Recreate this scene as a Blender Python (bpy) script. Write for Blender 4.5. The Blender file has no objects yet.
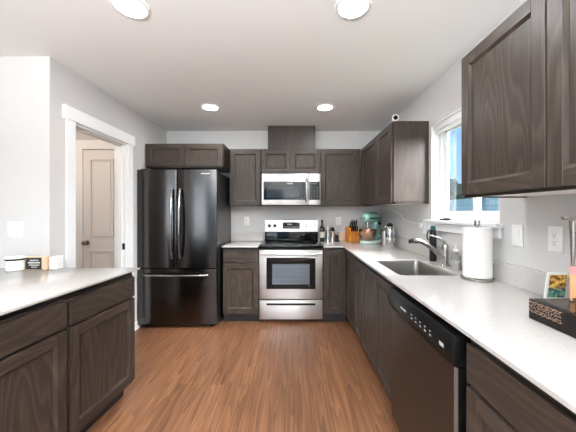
import bpy, bmesh, math, random
from mathutils import Vector, Matrix
random.seed(7)
PI = math.pi
SC = bpy.context.scene
COL = SC.collection

# ------------------------------------------------------------------ camera, world, lights, exposure
F_PX, VX, VY, CAMZ = 275.0, 293.0, 211.5, 1.32
cd = bpy.data.cameras.new('camera'); cam = bpy.data.objects.new('camera', cd); COL.objects.link(cam)
cam.location = (0, 0, CAMZ); cam.rotation_euler = (PI/2, 0, 0)
cd.sensor_width = 36.0; cd.lens = F_PX/576*36
cd.shift_x = -(VX-288)/576; cd.shift_y = (VY-216)/576
cd.clip_start = 0.02; cd.clip_end = 200
SC.camera = cam

w = bpy.data.worlds.new('sky'); SC.world = w; w.use_nodes = True
nt = w.node_tree; nt.nodes.clear()
wo = nt.nodes.new('ShaderNodeOutputWorld'); bg = nt.nodes.new('ShaderNodeBackground')
tc = nt.nodes.new('ShaderNodeTexCoord'); sp = nt.nodes.new('ShaderNodeSeparateXYZ'); rp = nt.nodes.new('ShaderNodeValToRGB')
nt.links.new(tc.outputs['Generated'], sp.inputs[0]); nt.links.new(sp.outputs['Z'], rp.inputs[0])
rp.color_ramp.elements[0].position = 0.0; rp.color_ramp.elements[0].color = (0.40, 0.62, 0.86, 1)
rp.color_ramp.elements[1].position = 0.45; rp.color_ramp.elements[1].color = (0.20, 0.42, 0.78, 1)
nt.links.new(rp.outputs[0], bg.inputs[0]); bg.inputs[1].default_value = 1.15
nt.links.new(bg.outputs[0], wo.inputs[0])

def area(name, loc, rot, sx, sy, power, col=(1, 1, 1)):
    l = bpy.data.lights.new(name, 'AREA'); l.shape = 'RECTANGLE'; l.size = sx; l.size_y = sy; l.energy = power; l.color = col
    o = bpy.data.objects.new(name, l); COL.objects.link(o); o.location = loc; o.rotation_euler = rot
    return o
area('rear_window_daylight', (-3.1, -3.75, 1.15), (PI/2, 0, 0), 1.7, 2.0, 46, (.90, 0.96, 1.0))
area('ceiling_bounce_fill', (-.4, -1.3, 1.7), (PI, 0, 0), 1.2, 1.2, 425, (.88, 0.95, 1.0))  # added upward fill behind the camera, bounced off the ceiling
area('ceiling_bounce_fill', (-.4, -2.8, 1.7), (PI, 0, 0), 1.2, 1.2, 120, (.88, 0.95, 1.0))  # second added ceiling fill, further back
area('kitchen_window_daylight', (2.9, 1.15, 2.7), (math.radians(0), math.radians(55), math.radians(-28)), 1.5, 1.5, 760, (.95, .98, 1.0))
area('hall_lamp', (-2.6, 2.45, 2.40), (0, 0, 0), .3, .3, 7.5, (1.0, .86, .74))
sl = bpy.data.lights.new('sun', 'SUN'); sl.energy = 3.5; sl.angle = 0.02; sl.color = (1, 0.95, 0.88)
so = bpy.data.objects.new('sun', sl); COL.objects.link(so); so.rotation_euler = (math.radians(38), 0, math.radians(-60))

vs = SC.view_settings
vs.view_transform = 'Standard'; vs.look = 'None'; vs.gamma = 1; vs.use_curve_mapping = False
vs.exposure = 0.29

# ------------------------------------------------------------------ helpers
def lin(r, g, b):
    f = lambda c: (c/255/12.92) if c/255 <= 0.04045 else ((c/255+0.055)/1.055)**2.4
    return (f(r), f(g), f(b), 1)

class MB:
    """collects shapes into one mesh"""
    def __init__(s): s.bm = bmesh.new()
    def box(s, x0, x1, y0, y1, z0, z1, m=0, bev=0.0, seg=1):
        t = bmesh.new()
        vs_ = [t.verts.new((x, y, z)) for x in (x0, x1) for y in (y0, y1) for z in (z0, z1)]
        for f in ((0, 1, 3, 2), (4, 6, 7, 5), (0, 4, 5, 1), (2, 3, 7, 6), (0, 2, 6, 4), (1, 5, 7, 3)):
            t.faces.new([vs_[i] for i in f]).material_index = m
        if bev: bmesh.ops.bevel(t, geom=t.edges[:], offset=bev, segments=seg, profile=0.5, affect='EDGES')
        for f in t.faces: f.material_index = m
        s.merge(t); return s
    def merge(s, t, M=None):
        bmesh.ops.recalc_face_normals(t, faces=t.faces[:])
        if M: bmesh.ops.transform(t, matrix=M, verts=t.verts[:])
        me = bpy.data.meshes.new('tmp'); t.to_mesh(me); t.free(); s.bm.from_mesh(me); bpy.data.meshes.remove(me)
    def lathe(s, prof, c=(0, 0, 0), n=24, m=0, M=None, sx=1, sy=1):
        """prof: list of (radius, z) bottom to top; closes on the axis where r = 0"""
        t = bmesh.new(); rows = []
        for r, z in prof:
            if r < 1e-6: rows.append([t.verts.new((0, 0, z))])
            else: rows.append([t.verts.new((r*sx*math.cos(2*PI*k/n), r*sy*math.sin(2*PI*k/n), z)) for k in range(n)])
        for a, b in zip(rows, rows[1:]):
            for k in range(n):
                k2 = (k+1) % n
                if len(a) == 1 and len(b) == 1: continue
                if len(a) == 1: f = t.faces.new((a[0], b[k], b[k2]))
                elif len(b) == 1: f = t.faces.new((a[k], a[k2], b[0]))
                else: f = t.faces.new((a[k], a[k2], b[k2], b[k]))
                f.material_index = m
        X = Matrix.Translation(c)
        if M: X = X @ M
        s.merge(t, X); return s
    def tube(s, pts, r, n=10, m=0, caps=True):
        pts = [Vector(p) for p in pts]; t = bmesh.new(); rows = []; up = None
        rad = r if isinstance(r, (list, tuple)) else [r]*len(pts)
        for i, p in enumerate(pts):
            d = (pts[min(i+1, len(pts)-1)]-pts[max(i-1, 0)]).normalized()
            if up is None:
                up = Vector((0, 0, 1)) if abs(d.z) < 0.9 else Vector((1, 0, 0))
            a = up-d*up.dot(d)
            a.normalize(); b = d.cross(a); up = a
            rows.append([t.verts.new(p+(a*math.cos(2*PI*k/n)+b*math.sin(2*PI*k/n))*rad[i]) for k in range(n)])
        for A, B in zip(rows, rows[1:]):
            for k in range(n): t.faces.new((A[k], A[(k+1) % n], B[(k+1) % n], B[k])).material_index = m
        if caps:
            t.faces.new(rows[0][::-1]).material_index = m; t.faces.new(rows[-1]).material_index = m
        s.merge(t); return s
    def prism(s, pts, z0, z1, m=0, holes=(), bev=0.0, M=None):
        """polygon in xy with optional holes, extruded z0..z1"""
        t = bmesh.new(); ed = []
        for loop in [pts]+list(holes):
            v = [t.verts.new((p[0], p[1], z0)) for p in loop]
            ed += [t.edges.new((v[i], v[(i+1) % len(v)])) for i in range(len(v))]
        if holes: bmesh.ops.triangle_fill(t, use_beauty=True, use_dissolve=False, edges=ed)
        else: t.faces.new(t.verts[:])
        g = bmesh.ops.extrude_face_region(t, geom=t.faces[:])
        for e in g['geom']:
            if isinstance(e, bmesh.types.BMVert): e.co.z = z1
        bmesh.ops.recalc_face_normals(t, faces=t.faces[:])
        if bev:
            es = [e for e in t.edges if len(e.link_faces) == 2 and e.calc_face_angle(0) > 0.6]
            bmesh.ops.bevel(t, geom=es, offset=bev, segments=2, profile=0.5, affect='EDGES')
        for f in t.faces: f.material_index = m
        s.merge(t, M); return s
    def build(s, name, mats, parent=None, smooth=True, loc=None):
        me = bpy.data.meshes.new(name); s.bm.to_mesh(me); s.bm.free()
        for x in (mats if isinstance(mats, (list, tuple)) else [mats]): me.materials.append(x)
        if smooth:
            me.polygons.foreach_set('use_smooth', [True]*len(me.polygons))
            me.set_sharp_from_angle(angle=math.radians(32))
        o = bpy.data.objects.new(name, me); COL.objects.link(o)
        if parent: o.parent = parent
        if loc: o.location = loc
        return o

def thing(name, label, cat, loc=(0, 0, 0), rz=0.0, group=None):
    o = bpy.data.objects.new(name, None); COL.objects.link(o); o.empty_display_size = 0.1
    o.location = loc; o.rotation_euler = (0, 0, rz); o['label'] = label; o['category'] = cat
    if group: o['group'] = group
    return o
def tag(o, label, cat, group=None):
    o['label'] = label; o['category'] = cat
    if group: o['group'] = group
    return o
def struct(o): o['kind'] = 'structure'; return o
def dup(root, loc, rz, label):
    def cp(o, p):
        c = o.copy(); COL.objects.link(c)
        if p: c.parent = p
        for ch in o.children: cp(ch, c)
        return c
    r = cp(root, None); r.location = loc; r.rotation_euler = (0, 0, rz); r['label'] = label
    return r
def arc(cx, cy, r, a0, a1, n):
    return [(cx+r*math.cos(math.radians(a0+(a1-a0)*i/n)), cy+r*math.sin(math.radians(a0+(a1-a0)*i/n))) for i in range(n+1)]
def rrect(x0, x1, y0, y1, r, n=5):
    return arc(x1-r, y1-r, r, 0, 90, n)+arc(x0+r, y1-r, r, 90, 180, n)+arc(x0+r, y0+r, r, 180, 270, n)+arc(x1-r, y0+r, r, 270, 360, n)

# ------------------------------------------------------------------ materials
def mat(name, rgb=(200, 200, 200), rough=0.5, metal=0.0, spec=0.5, emit=None, es=0.0, coat=0.0, bump=None, trans=0.0, ior=None):
    m = bpy.data.materials.new(name); m.use_nodes = True; n = m.node_tree; b = n.nodes['Principled BSDF']
    b.inputs['Base Color'].default_value = lin(*rgb); b.inputs['Roughness'].default_value = rough
    b.inputs['Metallic'].default_value = metal; b.inputs['Specular IOR Level'].default_value = spec
    b.inputs['Coat Weight'].default_value = coat; b.inputs['Transmission Weight'].default_value = trans
    if ior: b.inputs['IOR'].default_value = ior
    if emit: b.inputs['Emission Color'].default_value = lin(*emit); b.inputs['Emission Strength'].default_value = es
    if bump:
        t = n.nodes.new('ShaderNodeTexCoord'); x = n.nodes.new('ShaderNodeTexNoise'); bp = n.nodes.new('ShaderNodeBump')
        x.inputs['Scale'].default_value = bump[0]; bp.inputs['Strength'].default_value = bump[1]; bp.inputs['Distance'].default_value = 0.002
        n.links.new(t.outputs['Object'], x.inputs['Vector']); n.links.new(x.outputs['Fac'], bp.inputs['Height']); n.links.new(bp.outputs[0], b.inputs['Normal'])
    return m

def node(n, kind, **kw):
    x = n.nodes.new(kind)
    for k, v in kw.items():
        if k in x.inputs.keys() if hasattr(x.inputs, 'keys') else False: x.inputs[k].default_value = v
        else: setattr(x, k, v)
    return x

def wood(name, dark, mid, light, axis='Z', rough=0.42, ring=22.0, streak=0.55):
    """stained flat-sawn timber; the grain runs along the object's own axis"""
    m = bpy.data.materials.new(name); m.use_nodes = True; n = m.node_tree; L = n.links.new; b = n.nodes['Principled BSDF']
    tc = n.nodes.new('ShaderNodeTexCoord'); oi = n.nodes.new('ShaderNodeObjectInfo')
    off = node(n, 'ShaderNodeVectorMath', operation='SCALE'); off.inputs[0].default_value = (3.1, 1.7, 9.3)
    L(oi.outputs['Random'], off.inputs['Scale'])
    add = node(n, 'ShaderNodeVectorMath', operation='ADD'); L(tc.outputs['Object'], add.inputs[0]); L(off.outputs[0], add.inputs[1])
    mp = n.nodes.new('ShaderNodeMapping'); L(add.outputs[0], mp.inputs[0])
    mp.inputs['Scale'].default_value = {'Z': (1, 1, 0.16), 'X': (0.16, 1, 1), 'Y': (1, 0.16, 1)}[axis]
    nz = node(n, 'ShaderNodeTexNoise', Scale=4.2, Detail=2.0, Roughness=0.45); L(mp.outputs[0], nz.inputs['Vector'])
    # contour lines of a smooth stretched field read as cathedral grain
    mul = node(n, 'ShaderNodeMath', operation='MULTIPLY'); mul.inputs[1].default_value = ring; L(nz.outputs['Fac'], mul.inputs[0])
    fr = node(n, 'ShaderNodeMath', operation='FRACT'); L(mul.outputs[0], fr.inputs[0])
    r1 = n.nodes.new('ShaderNodeValToRGB'); L(fr.outputs[0], r1.inputs[0])
    e = r1.color_ramp.elements; e[0].position = 0.0; e[0].color = (0.15, 0.15, 0.15, 1); e[1].position = 1.0; e[1].color = (0.2, 0.2, 0.2, 1)
    for p, c in ((0.45, 0.42), (0.78, 0.95), (0.92, 0.55)):
        k = r1.color_ramp.elements.new(p); k.color = (c, c, c, 1)
    mp2 = n.nodes.new('ShaderNodeMapping'); L(add.outputs[0], mp2.inputs[0])
    mp2.inputs['Scale'].default_value = {'Z': (160, 160, 5), 'X': (5, 160, 160), 'Y': (160, 5, 160)}[axis]
    n2 = node(n, 'ShaderNodeTexNoise', Scale=1.0, Detail=3.0); L(mp2.outputs[0], n2.inputs['Vector'])
    mixf = node(n, 'ShaderNodeMix', data_type='FLOAT'); mixf.inputs[0].default_value = streak
    L(r1.outputs[0], mixf.inputs[2]); L(n2.outputs['Fac'], mixf.inputs[3])
    cr = n.nodes.new('ShaderNodeValToRGB'); L(mixf.outputs[0], cr.inputs[0]); e = cr.color_ramp.elements
    e[0].position = 0.22; e[0].color = lin(*dark); e[1].position = 0.8; e[1].color = lin(*light); k = e.new(0.48); k.color = lin(*mid)
    L(cr.outputs[0], b.inputs['Base Color']); b.inputs['Roughness'].default_value = rough; b.inputs['Specular IOR Level'].default_value = 0.3
    bp = n.nodes.new('ShaderNodeBump'); bp.inputs['Strength'].default_value = 0.15; bp.inputs['Distance'].default_value = 0.001
    L(mixf.outputs[0], bp.inputs['Height']); L(bp.outputs[0], b.inputs['Normal'])
    return m

def floor_mat():
    m = bpy.data.materials.new('oak_plank'); m.use_nodes = True; n = m.node_tree; L = n.links.new; b = n.nodes['Principled BSDF']
    tc = n.nodes.new('ShaderNodeTexCoord'); sx = n.nodes.new('ShaderNodeSeparateXYZ'); L(tc.outputs['Object'], sx.inputs[0])
    cb = n.nodes.new('ShaderNodeCombineXYZ'); L(sx.outputs['Y'], cb.inputs['X']); L(sx.outputs['X'], cb.inputs['Y'])
    br = node(n, 'ShaderNodeTexBrick', offset=0.37, offset_frequency=2); L(cb.outputs[0], br.inputs['Vector'])
    br.inputs['Color1'].default_value = (0, 0, 0, 1); br.inputs['Color2'].default_value = (1, 1, 1, 1); br.inputs['Mortar'].default_value = (0.5, 0.5, 0.5, 1)
    br.inputs['Scale'].default_value = 1.0; br.inputs['Mortar Size'].default_value = 0.0008; br.inputs['Brick Width'].default_value = 2.1; br.inputs['Row Height'].default_value = 0.127
    sc = node(n, 'ShaderNodeVectorMath', operation='SCALE'); sc.inputs['Scale'].default_value = 7.0; L(br.outputs['Color'], sc.inputs[0])
    ad = node(n, 'ShaderNodeVectorMath', operation='ADD'); L(tc.outputs['Object'], ad.inputs[0]); L(sc.outputs[0], ad.inputs[1])
    mp = n.nodes.new('ShaderNodeMapping'); mp.inputs['Scale'].default_value = (1, 0.07, 1); L(ad.outputs[0], mp.inputs[0])
    nz = node(n, 'ShaderNodeTexNoise', Scale=7.5, Detail=2.5, Roughness=0.5); L(mp.outputs[0], nz.inputs['Vector'])
    mu = node(n, 'ShaderNodeMath', operation='MULTIPLY'); mu.inputs[1].default_value = 11.0; L(nz.outputs['Fac'], mu.inputs[0])
    fr = node(n, 'ShaderNodeMath', operation='FRACT'); L(mu.outputs[0], fr.inputs[0])
    mp2 = n.nodes.new('ShaderNodeMapping'); mp2.inputs['Scale'].default_value = (105, 2.2, 1); L(ad.outputs[0], mp2.inputs[0])
    n2 = node(n, 'ShaderNodeTexNoise', Scale=1.0, Detail=3.0); L(mp2.outputs[0], n2.inputs['Vector'])
    mf = node(n, 'ShaderNodeMix', data_type='FLOAT'); mf.inputs[0].default_value = 0.74; L(fr.outputs[0], mf.inputs[2]); L(n2.outputs['Fac'], mf.inputs[3])
    cr = n.nodes.new('ShaderNodeValToRGB'); L(mf.outputs[0], cr.inputs[0]); e = cr.color_ramp.elements
    e[0].position = 0.2; e[0].color = lin(84, 54, 35); e[1].position = 0.78; e[1].color = lin(146, 105, 76); k = e.new(0.5); k.color = lin(122, 82, 56)
    hs = n.nodes.new('ShaderNodeHueSaturation'); L(cr.outputs[0], hs.inputs['Color'])
    mr = n.nodes.new('ShaderNodeMapRange'); mr.inputs['To Min'].default_value = 0.85; mr.inputs['To Max'].default_value = 1.12; L(br.outputs['Color'], mr.inputs[0]); L(mr.outputs[0], hs.inputs['Value'])
    mx = node(n, 'ShaderNodeMix', data_type='RGBA'); L(br.outputs['Fac'], mx.inputs[0]); L(hs.outputs[0], mx.inputs[6]); mx.inputs[7].default_value = lin(80, 52, 34)
    L(mx.outputs[2], b.inputs['Base Color']); b.inputs['Roughness'].default_value = 0.38
    bp = n.nodes.new('ShaderNodeBump'); bp.inputs['Strength'].default_value = 0.12; bp.inputs['Distance'].default_value = 0.001; L(mf.outputs[0], bp.inputs['Height']); L(bp.outputs[0], b.inputs['Normal'])
    return m

def quartz_mat():
    m = mat('white_quartz', (226, 221, 216), 0.13); n = m.node_tree; L = n.links.new; b = n.nodes['Principled BSDF']
    tc = n.nodes.new('ShaderNodeTexCoord'); nz = node(n, 'ShaderNodeTexNoise', Scale=160.0, Detail=3.0); L(tc.outputs['Object'], nz.inputs['Vector'])
    cr = n.nodes.new('ShaderNodeValToRGB'); L(nz.outputs['Fac'], cr.inputs[0]); e = cr.color_ramp.elements
    e[0].position = 0.3; e[0].color = lin(190, 186, 183); e[1].position = 0.62; e[1].color = lin(200, 197, 193)
    L(cr.outputs[0], b.inputs['Base Color']); return m

def pane_mat(name, gloss=0.08, tint=(1, 1, 1, 1)):
    m = bpy.data.materials.new(name); m.use_nodes = True; n = m.node_tree; n.nodes.clear()
    o = n.nodes.new('ShaderNodeOutputMaterial'); t = n.nodes.new('ShaderNodeBsdfTransparent'); g = n.nodes.new('ShaderNodeBsdfGlossy'); x = n.nodes.new('ShaderNodeMixShader')
    t.inputs[0].default_value = tint; g.inputs['Roughness'].default_value = 0.02; x.inputs[0].default_value = gloss
    n.links.new(t.outputs[0], x.inputs[1]); n.links.new(g.outputs[0], x.inputs[2]); n.links.new(x.outputs[0], o.inputs[0]); return m

def steel_mat(name, rgb, rough, axis='X', amt=0.06, an=0.0):
    """brushed metal: fine streaks along one axis vary the gloss"""
    m = mat(name, rgb, rough, 1.0); n = m.node_tree; L = n.links.new; b = n.nodes['Principled BSDF']
    tc = n.nodes.new('ShaderNodeTexCoord'); mp = n.nodes.new('ShaderNodeMapping'); L(tc.outputs['Object'], mp.inputs[0])
    mp.inputs['Scale'].default_value = {'X': (3, 400, 400), 'Z': (400, 400, 3)}[axis]
    nz = node(n, 'ShaderNodeTexNoise', Scale=1.0, Detail=2.0); L(mp.outputs[0], nz.inputs['Vector'])
    mr = n.nodes.new('ShaderNodeMapRange'); mr.inputs['To Min'].default_value = rough-amt; mr.inputs['To Max'].default_value = rough+amt
    L(nz.outputs['Fac'], mr.inputs[0]); L(mr.outputs[0], b.inputs['Roughness'])
    if an:
        tg = n.nodes.new('ShaderNodeTangent'); tg.direction_type = 'RADIAL'; tg.axis = 'Z'; L(tg.outputs[0], b.inputs['Tangent'])
        b.inputs['Anisotropic'].default_value = an; b.inputs['Anisotropic Rotation'].default_value = 0.25
    return m

def print_mat():
    """a loose printed picture of gold, green and blue blotches on brown"""
    m = mat('printed_packet', (120, 80, 40), 0.35); n = m.node_tree; L = n.links.new; b = n.nodes['Principled BSDF']
    tc = n.nodes.new('ShaderNodeTexCoord'); mp = n.nodes.new('ShaderNodeMapping'); mp.inputs['Scale'].default_value = (1, 1, 1.8); L(tc.outputs['Object'], mp.inputs[0])
    nz = node(n, 'ShaderNodeTexNoise', Scale=38.0, Detail=2.0, Distortion=1.2); L(mp.outputs[0], nz.inputs['Vector'])
    a = n.nodes.new('ShaderNodeValToRGB'); L(nz.outputs['Fac'], a.inputs[0]); e = a.color_ramp.elements
    e[0].position = 0.36; e[0].color = lin(70, 34, 20); e[1].position = 0.66; e[1].color = lin(240, 215, 120); k = e.new(0.5); k.color = lin(190, 135, 40)
    c = n.nodes.new('ShaderNodeValToRGB'); L(nz.outputs['Fac'], c.inputs[0]); e = c.color_ramp.elements
    e[0].position = 0.38; e[0].color = lin(30, 50, 40); e[1].position = 0.62; e[1].color = lin(150, 180, 90); k = e.new(0.48); k.color = lin(40, 120, 140)
    s = n.nodes.new('ShaderNodeSeparateXYZ'); L(tc.outputs['Object'], s.inputs[0])
    r = n.nodes.new('ShaderNodeMapRange'); r.inputs['From Min'].default_value = 0.062; r.inputs['From Max'].default_value = 0.082; L(s.outputs['Z'], r.inputs[0])
    x = node(n, 'ShaderNodeMix', data_type='RGBA'); L(r.outputs[0], x.inputs[0]); L(c.outputs[0], x.inputs[6]); L(a.outputs[0], x.inputs[7])
    L(x.outputs[2], b.inputs['Base Color']); return m

WALL = mat('greige_paint', (203, 201, 199), 0.75, spec=0.2, bump=(140, 0.12))
CEIL = mat('ceiling_paint', (233, 232, 231), 0.85, spec=0.1, bump=(60, 0.2))
WHITE = mat('white_trim_paint', (238, 238, 238), 0.4)
DOORW = mat('white_door_paint', (226, 220, 214), 0.45)
VINYL = mat('white_vinyl', (240, 242, 244), 0.35)
PLAST = mat('white_plastic', (236, 235, 232), 0.35)
FLOOR = floor_mat()
QUARTZ = quartz_mat()
WV = wood('stained_oak_upright', (45, 37, 32), (57, 48, 42), (75, 64, 56), 'Z')
WH = wood('stained_oak_level', (45, 37, 32), (57, 48, 42), (75, 64, 56), 'X')
WP = wood('smooth_oak_veneer', (50, 43, 38), (60, 51, 46), (71, 62, 55), 'Z', ring=8, streak=0.7)
SHADE_TOE = mat('shade_strip_and_toe_board', (30, 27, 26), 0.6)  # near-black colour paints the shade below countertops; also used on toe kicks
WHIT_UNDER = mat('white_melamine', (228, 224, 220), 0.5)
STEEL = steel_mat('brushed_steel', (222, 221, 220), 0.46, 'X', .05, .8)
STEELV = steel_mat('dark_stainless', (80, 79, 79), 0.2, 'X', 0.03, .6)
CHROME = mat('polished_chrome', (215, 214, 212), 0.1, 1.0)
NICKEL = mat('brushed_nickel', (176, 172, 166), 0.24, 1.0)
BLACK = mat('black_enamel', (14, 14, 15), 0.3, spec=.22)
BLACKG = mat('black_glass', (7, 8, 9), 0.06, spec=0.3)
BLACKP = mat('black_plastic', (18, 18, 19), 0.45, spec=.3)
PRINT = mat('pale_print', (205, 205, 205), 0.5)
PANE = pane_mat('window_glass')
CLEAR = mat('clear_glass', (245, 248, 248), 0.03, trans=1.0, ior=1.2)

# ------------------------------------------------------------------ room shell
XL, XR, YB, HC = -1.757, 1.217, 3.825, 2.44
YS = 1.985                                   # wall face behind the peninsula
X0, Y0 = -4.2, -3.6                        # far left and rear of the open room
struct(MB().box(X0-.15, XR+.15, Y0-.15, YB+.15, -.1, 0).build('floor', FLOOR, smooth=False))
struct(MB().box(X0-.15, XR+.15, Y0-.15, YB+.15, HC, HC+.1).build('ceiling', CEIL, smooth=False))
struct(MB().box(XL-.12, XR+.15, YB, YB+.15, 0, HC).build('wall_back', WALL, smooth=False))
WY0, WY1, WZ0, WZ1 = 1.617, 2.425, 1.245, 2.075     # kitchen window opening
b = MB()
b.box(XR, XR+.15, Y0, WY0, 0, HC); b.box(XR, XR+.15, WY1, YB, 0, HC); b.box(XR, XR+.15, WY0, WY1, 0, WZ0); b.box(XR, XR+.15, WY0, WY1, WZ1, HC)
struct(b.build('wall_right', WALL, smooth=False))
DY0, DY1, DZ = 2.205, 2.91, 2.035                    # doorway to the hall
b = MB()
b.box(XL-.12, XL, YS, DY0, 0, HC); b.box(XL-.12, XL, DY1, YB, 0, HC); b.box(XL-.12, XL, DY0, DY1, DZ, HC)
struct(b.build('wall_left', WALL, smooth=False))
struct(MB().box(X0, XL-.12, YS, YS+.12, 0, HC).build('wall_front', WALL, smooth=False))
b = MB()
b.box(X0, XR, Y0-.15, Y0, 2.2, HC); b.box(X0, -4.05, Y0-.15, Y0, 0, 2.2); b.box(-.35, XR, Y0-.15, Y0, 0, 2.2)
struct(b.build('wall_rear', WALL, smooth=False))
b = MB()
b.box(X0-.15, X0, Y0, -2.1, 0, HC); b.box(X0-.15, X0, .3, YB, 0, HC); b.box(X0-.15, X0, -2.1, .3, 0, .4); b.box(X0-.15, X0, -2.1, .3, 2.15, HC)
struct(b.build('wall_far_left', WALL, smooth=False))
HY = 3.14                                            # hall wall with the closet door
struct(MB().box(-3.3, XL-.12, HY, HY+.1, 0, HC).build('wall_hall', WALL, smooth=False))
struct(MB().box(-3.4, -3.3, YS+.12, HY+.1, 0, HC).build('wall_hall_left', WALL, smooth=False))

# doorway: casing, head, jamb, strike plate
d1 = struct(bpy.data.objects.new('door_1', None)); COL.objects.link(d1)
b = MB()
b.box(XL, XL+.018, DY0-.085, DY0, 0, DZ, bev=.002); b.box(XL, XL+.018, DY1, DY1+.085, 0, DZ, bev=.002)
b.box(XL, XL+.024, DY0-.112, DY1+.112, DZ, DZ+.105, bev=.002)
b.build('casing', WHITE, d1, smooth=False)
b = MB()
b.box(XL-.121, XL+.001, DY0, DY0+.016, 0, DZ-.016); b.box(XL-.121, XL+.001, DY1-.016, DY1, 0, DZ-.016); b.box(XL-.121, XL+.001, DY0, DY1, DZ-.016, DZ)
b.box(XL-.075, XL-.04, DY0+.016, DY0+.028, 0, DZ-.028); b.box(XL-.075, XL-.04, DY1-.028, DY1-.016, 0, DZ-.028); b.box(XL-.075, XL-.04, DY0+.016, DY1-.016, DZ-.028, DZ-.016)
b.build('jamb', WHITE, d1, smooth=False)
MB().box(XL-.038, XL-.012, DY1-.0185, DY1-.0155, .92, .985).build('strike_plate', BLACKP, d1)

# hall closet door
d2 = struct(bpy.data.objects.new('door_2', None)); COL.objects.link(d2)
HX0, HX1 = -2.386, -1.94
b = MB()
b.box(HX0, HX1, HY-.012, HY, .01, 2.02)
PX0, PX1 = HX0+.095, HX0+.095+.24
def raised(b, x0, x1, z0, z1, y):
    b.box(x0-.012, x1+.012, y-.012, y, z0-.012, z0); b.box(x0-.012, x1+.012, y-.012, y, z1, z1+.012)
    b.box(x0-.012, x0, y-.012, y, z0, z1); b.box(x1, x1+.012, y-.012, y, z0, z1)
    b.box(x0+.02, x1-.02, y-.006, y, z0+.02, z1-.02, bev=.005)
raised(b, PX0, PX1, 1.05, 1.905, HY-.012); raised(b, PX0, PX1, .22, .865, HY-.012)
b.build('door_leaf', DOORW, d2, smooth=False)
b = MB()
b.box(HX0-.09, HX0-.004, HY-.018, HY, 0, 2.03); b.box(HX0-.1, HX1+.05, HY-.022, HY, 2.03, 2.13)
b.build('casing', WHITE, d2, smooth=False)
RX = Matrix.Rotation(PI/2, 4, 'X')
MB().lathe([(0, 0), (.028, 0), (.028, .006), (.011, .008), (.010, .03), (.024, .04), (.027, .05), (.022, .06), (0, .064)], (HX0+.045, HY-.012, .965), 20, 0, RX)\
    .build('door_knob', NICKEL, d2)

# kitchen window: reveal trim, frame, sashes, panes; sill and apron
w1 = struct(bpy.data.objects.new('window_1', None)); COL.objects.link(w1)
FX0, FX1 = XR+.075, XR+.125
b = MB()
b.box(FX0, FX1, WY0, WY0+.045, WZ0, WZ1, bev=.003); b.box(FX0, FX1, WY1-.045, WY1, WZ0, WZ1, bev=.003)
b.box(FX0, FX1, WY0+.045, WY1-.045, WZ0, WZ0+.045, bev=.003); b.box(FX0, FX1, WY0+.045, WY1-.045, WZ1-.045, WZ1, bev=.003)
b.build('window_frame', VINYL, w1, smooth=False)
YM = 1.965
b = MB()
for ya, yb, x in ((WY0+.045, YM+.02, FX0+.008), (YM-.02, WY1-.045, FX0+.026)):
    b.box(x, x+.016, ya, ya+.035, WZ0+.045, WZ1-.045); b.box(x, x+.016, yb-.035, yb, WZ0+.045, WZ1-.045)
    b.box(x, x+.016, ya+.035, yb-.035, WZ0+.045, WZ0+.08); b.box(x, x+.016, ya+.035, yb-.035, WZ1-.08, WZ1-.045)
b.build('sash', VINYL, w1, smooth=False)
for ya, yb, x in ((WY0+.08, YM-.015, FX0+.014), (YM+.015, WY1-.08, FX0+.032)):
    MB().box(x, x+.004, ya, yb, WZ0+.08, WZ1-.08).build('pane', PANE, w1, smooth=False)
b = MB()
b.box(XR+.002, FX0, WY0-.0, WY0+.012, WZ0, WZ1); b.box(XR+.002, FX0, WY1-.012, WY1, WZ0, WZ1); b.box(XR+.002, FX0, WY0+.012, WY1-.012, WZ1-.012, WZ1)
b.build('reveal_lining', WHITE, w1, smooth=False)
b = MB()
b.box(XR+.0005, FX0, WY0+.001, WY1-.001, WZ0+.0002, WZ0+.004); b.box(XR-.045, XR-.0005, WY0-.03, WY1+.055, WZ0-.02, WZ0+.004, bev=.003)
b.box(XR-.018, XR-.0005, WY0-.02, WY1+.045, WZ0-.085, WZ0-.02, bev=.002)
struct(b.build('trim_1', WHITE, smooth=False))
# baseboards where the walls meet the floor in the hall
struct(MB().box(XL, XL+.012, DY1+.085, YB-.6, 0, .09).build('baseboard_left', WHITE, smooth=False))
struct(MB().box(-3.3, HX0-.1, HY-.012, HY, 0, .09).build('baseboard_hall', WHITE, smooth=False))

bl = thing('roller_blind', 'white raised blind cassette at the top of the kitchen window', 'blind', (XR+.04, (WY0+WY1)/2, WZ1-.012))
MB().box(-.028, .03, -.385, .385, -.05, 0, bev=.008, seg=2).build('cassette', WHITE, bl)
MB().box(-.012, .012, -.375, .375, -.075, -.05, bev=.004).build('slats', PLAST, bl)

# outside: yard, board fence, shrub, neighbouring house
GRASS = mat('lawn', (96, 112, 70), 0.9, bump=(30, 1.0))
struct(MB().box(-30, 30, -30, 60, -.35, -.25).build('ground_outside', GRASS, smooth=False))
FENCE = mat('blue_grey_boards', (128, 158, 172), 0.7); FENCEP = mat('blue_grey_posts', (92, 122, 140), 0.7)
fn = thing('board_fence', 'blue-grey upright board fence outside the kitchen window', 'fence', (5.2, 8.5, -.25))
b = MB()
for k in range(46): b.box(-.01, .012, -3.4+k*.15, -3.4+k*.15+.138, .05, 1.95)
b.build('boards', FENCE, fn, smooth=False)
b = MB(); b.box(.012, .05, -3.4, 3.5, .4, .5); b.box(.012, .05, -3.4, 3.5, 1.5, 1.6); b.build('rail', FENCEP, fn, smooth=False)
for k in range(4): MB().box(-.06, .04, -3.3+k*2.2, -3.2+k*2.2, 0, 2.02).build('post', FENCEP, fn, smooth=False)
LEAF = mat('dark_leaves', (52, 72, 62), 0.8, bump=(20, 1.0))
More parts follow.
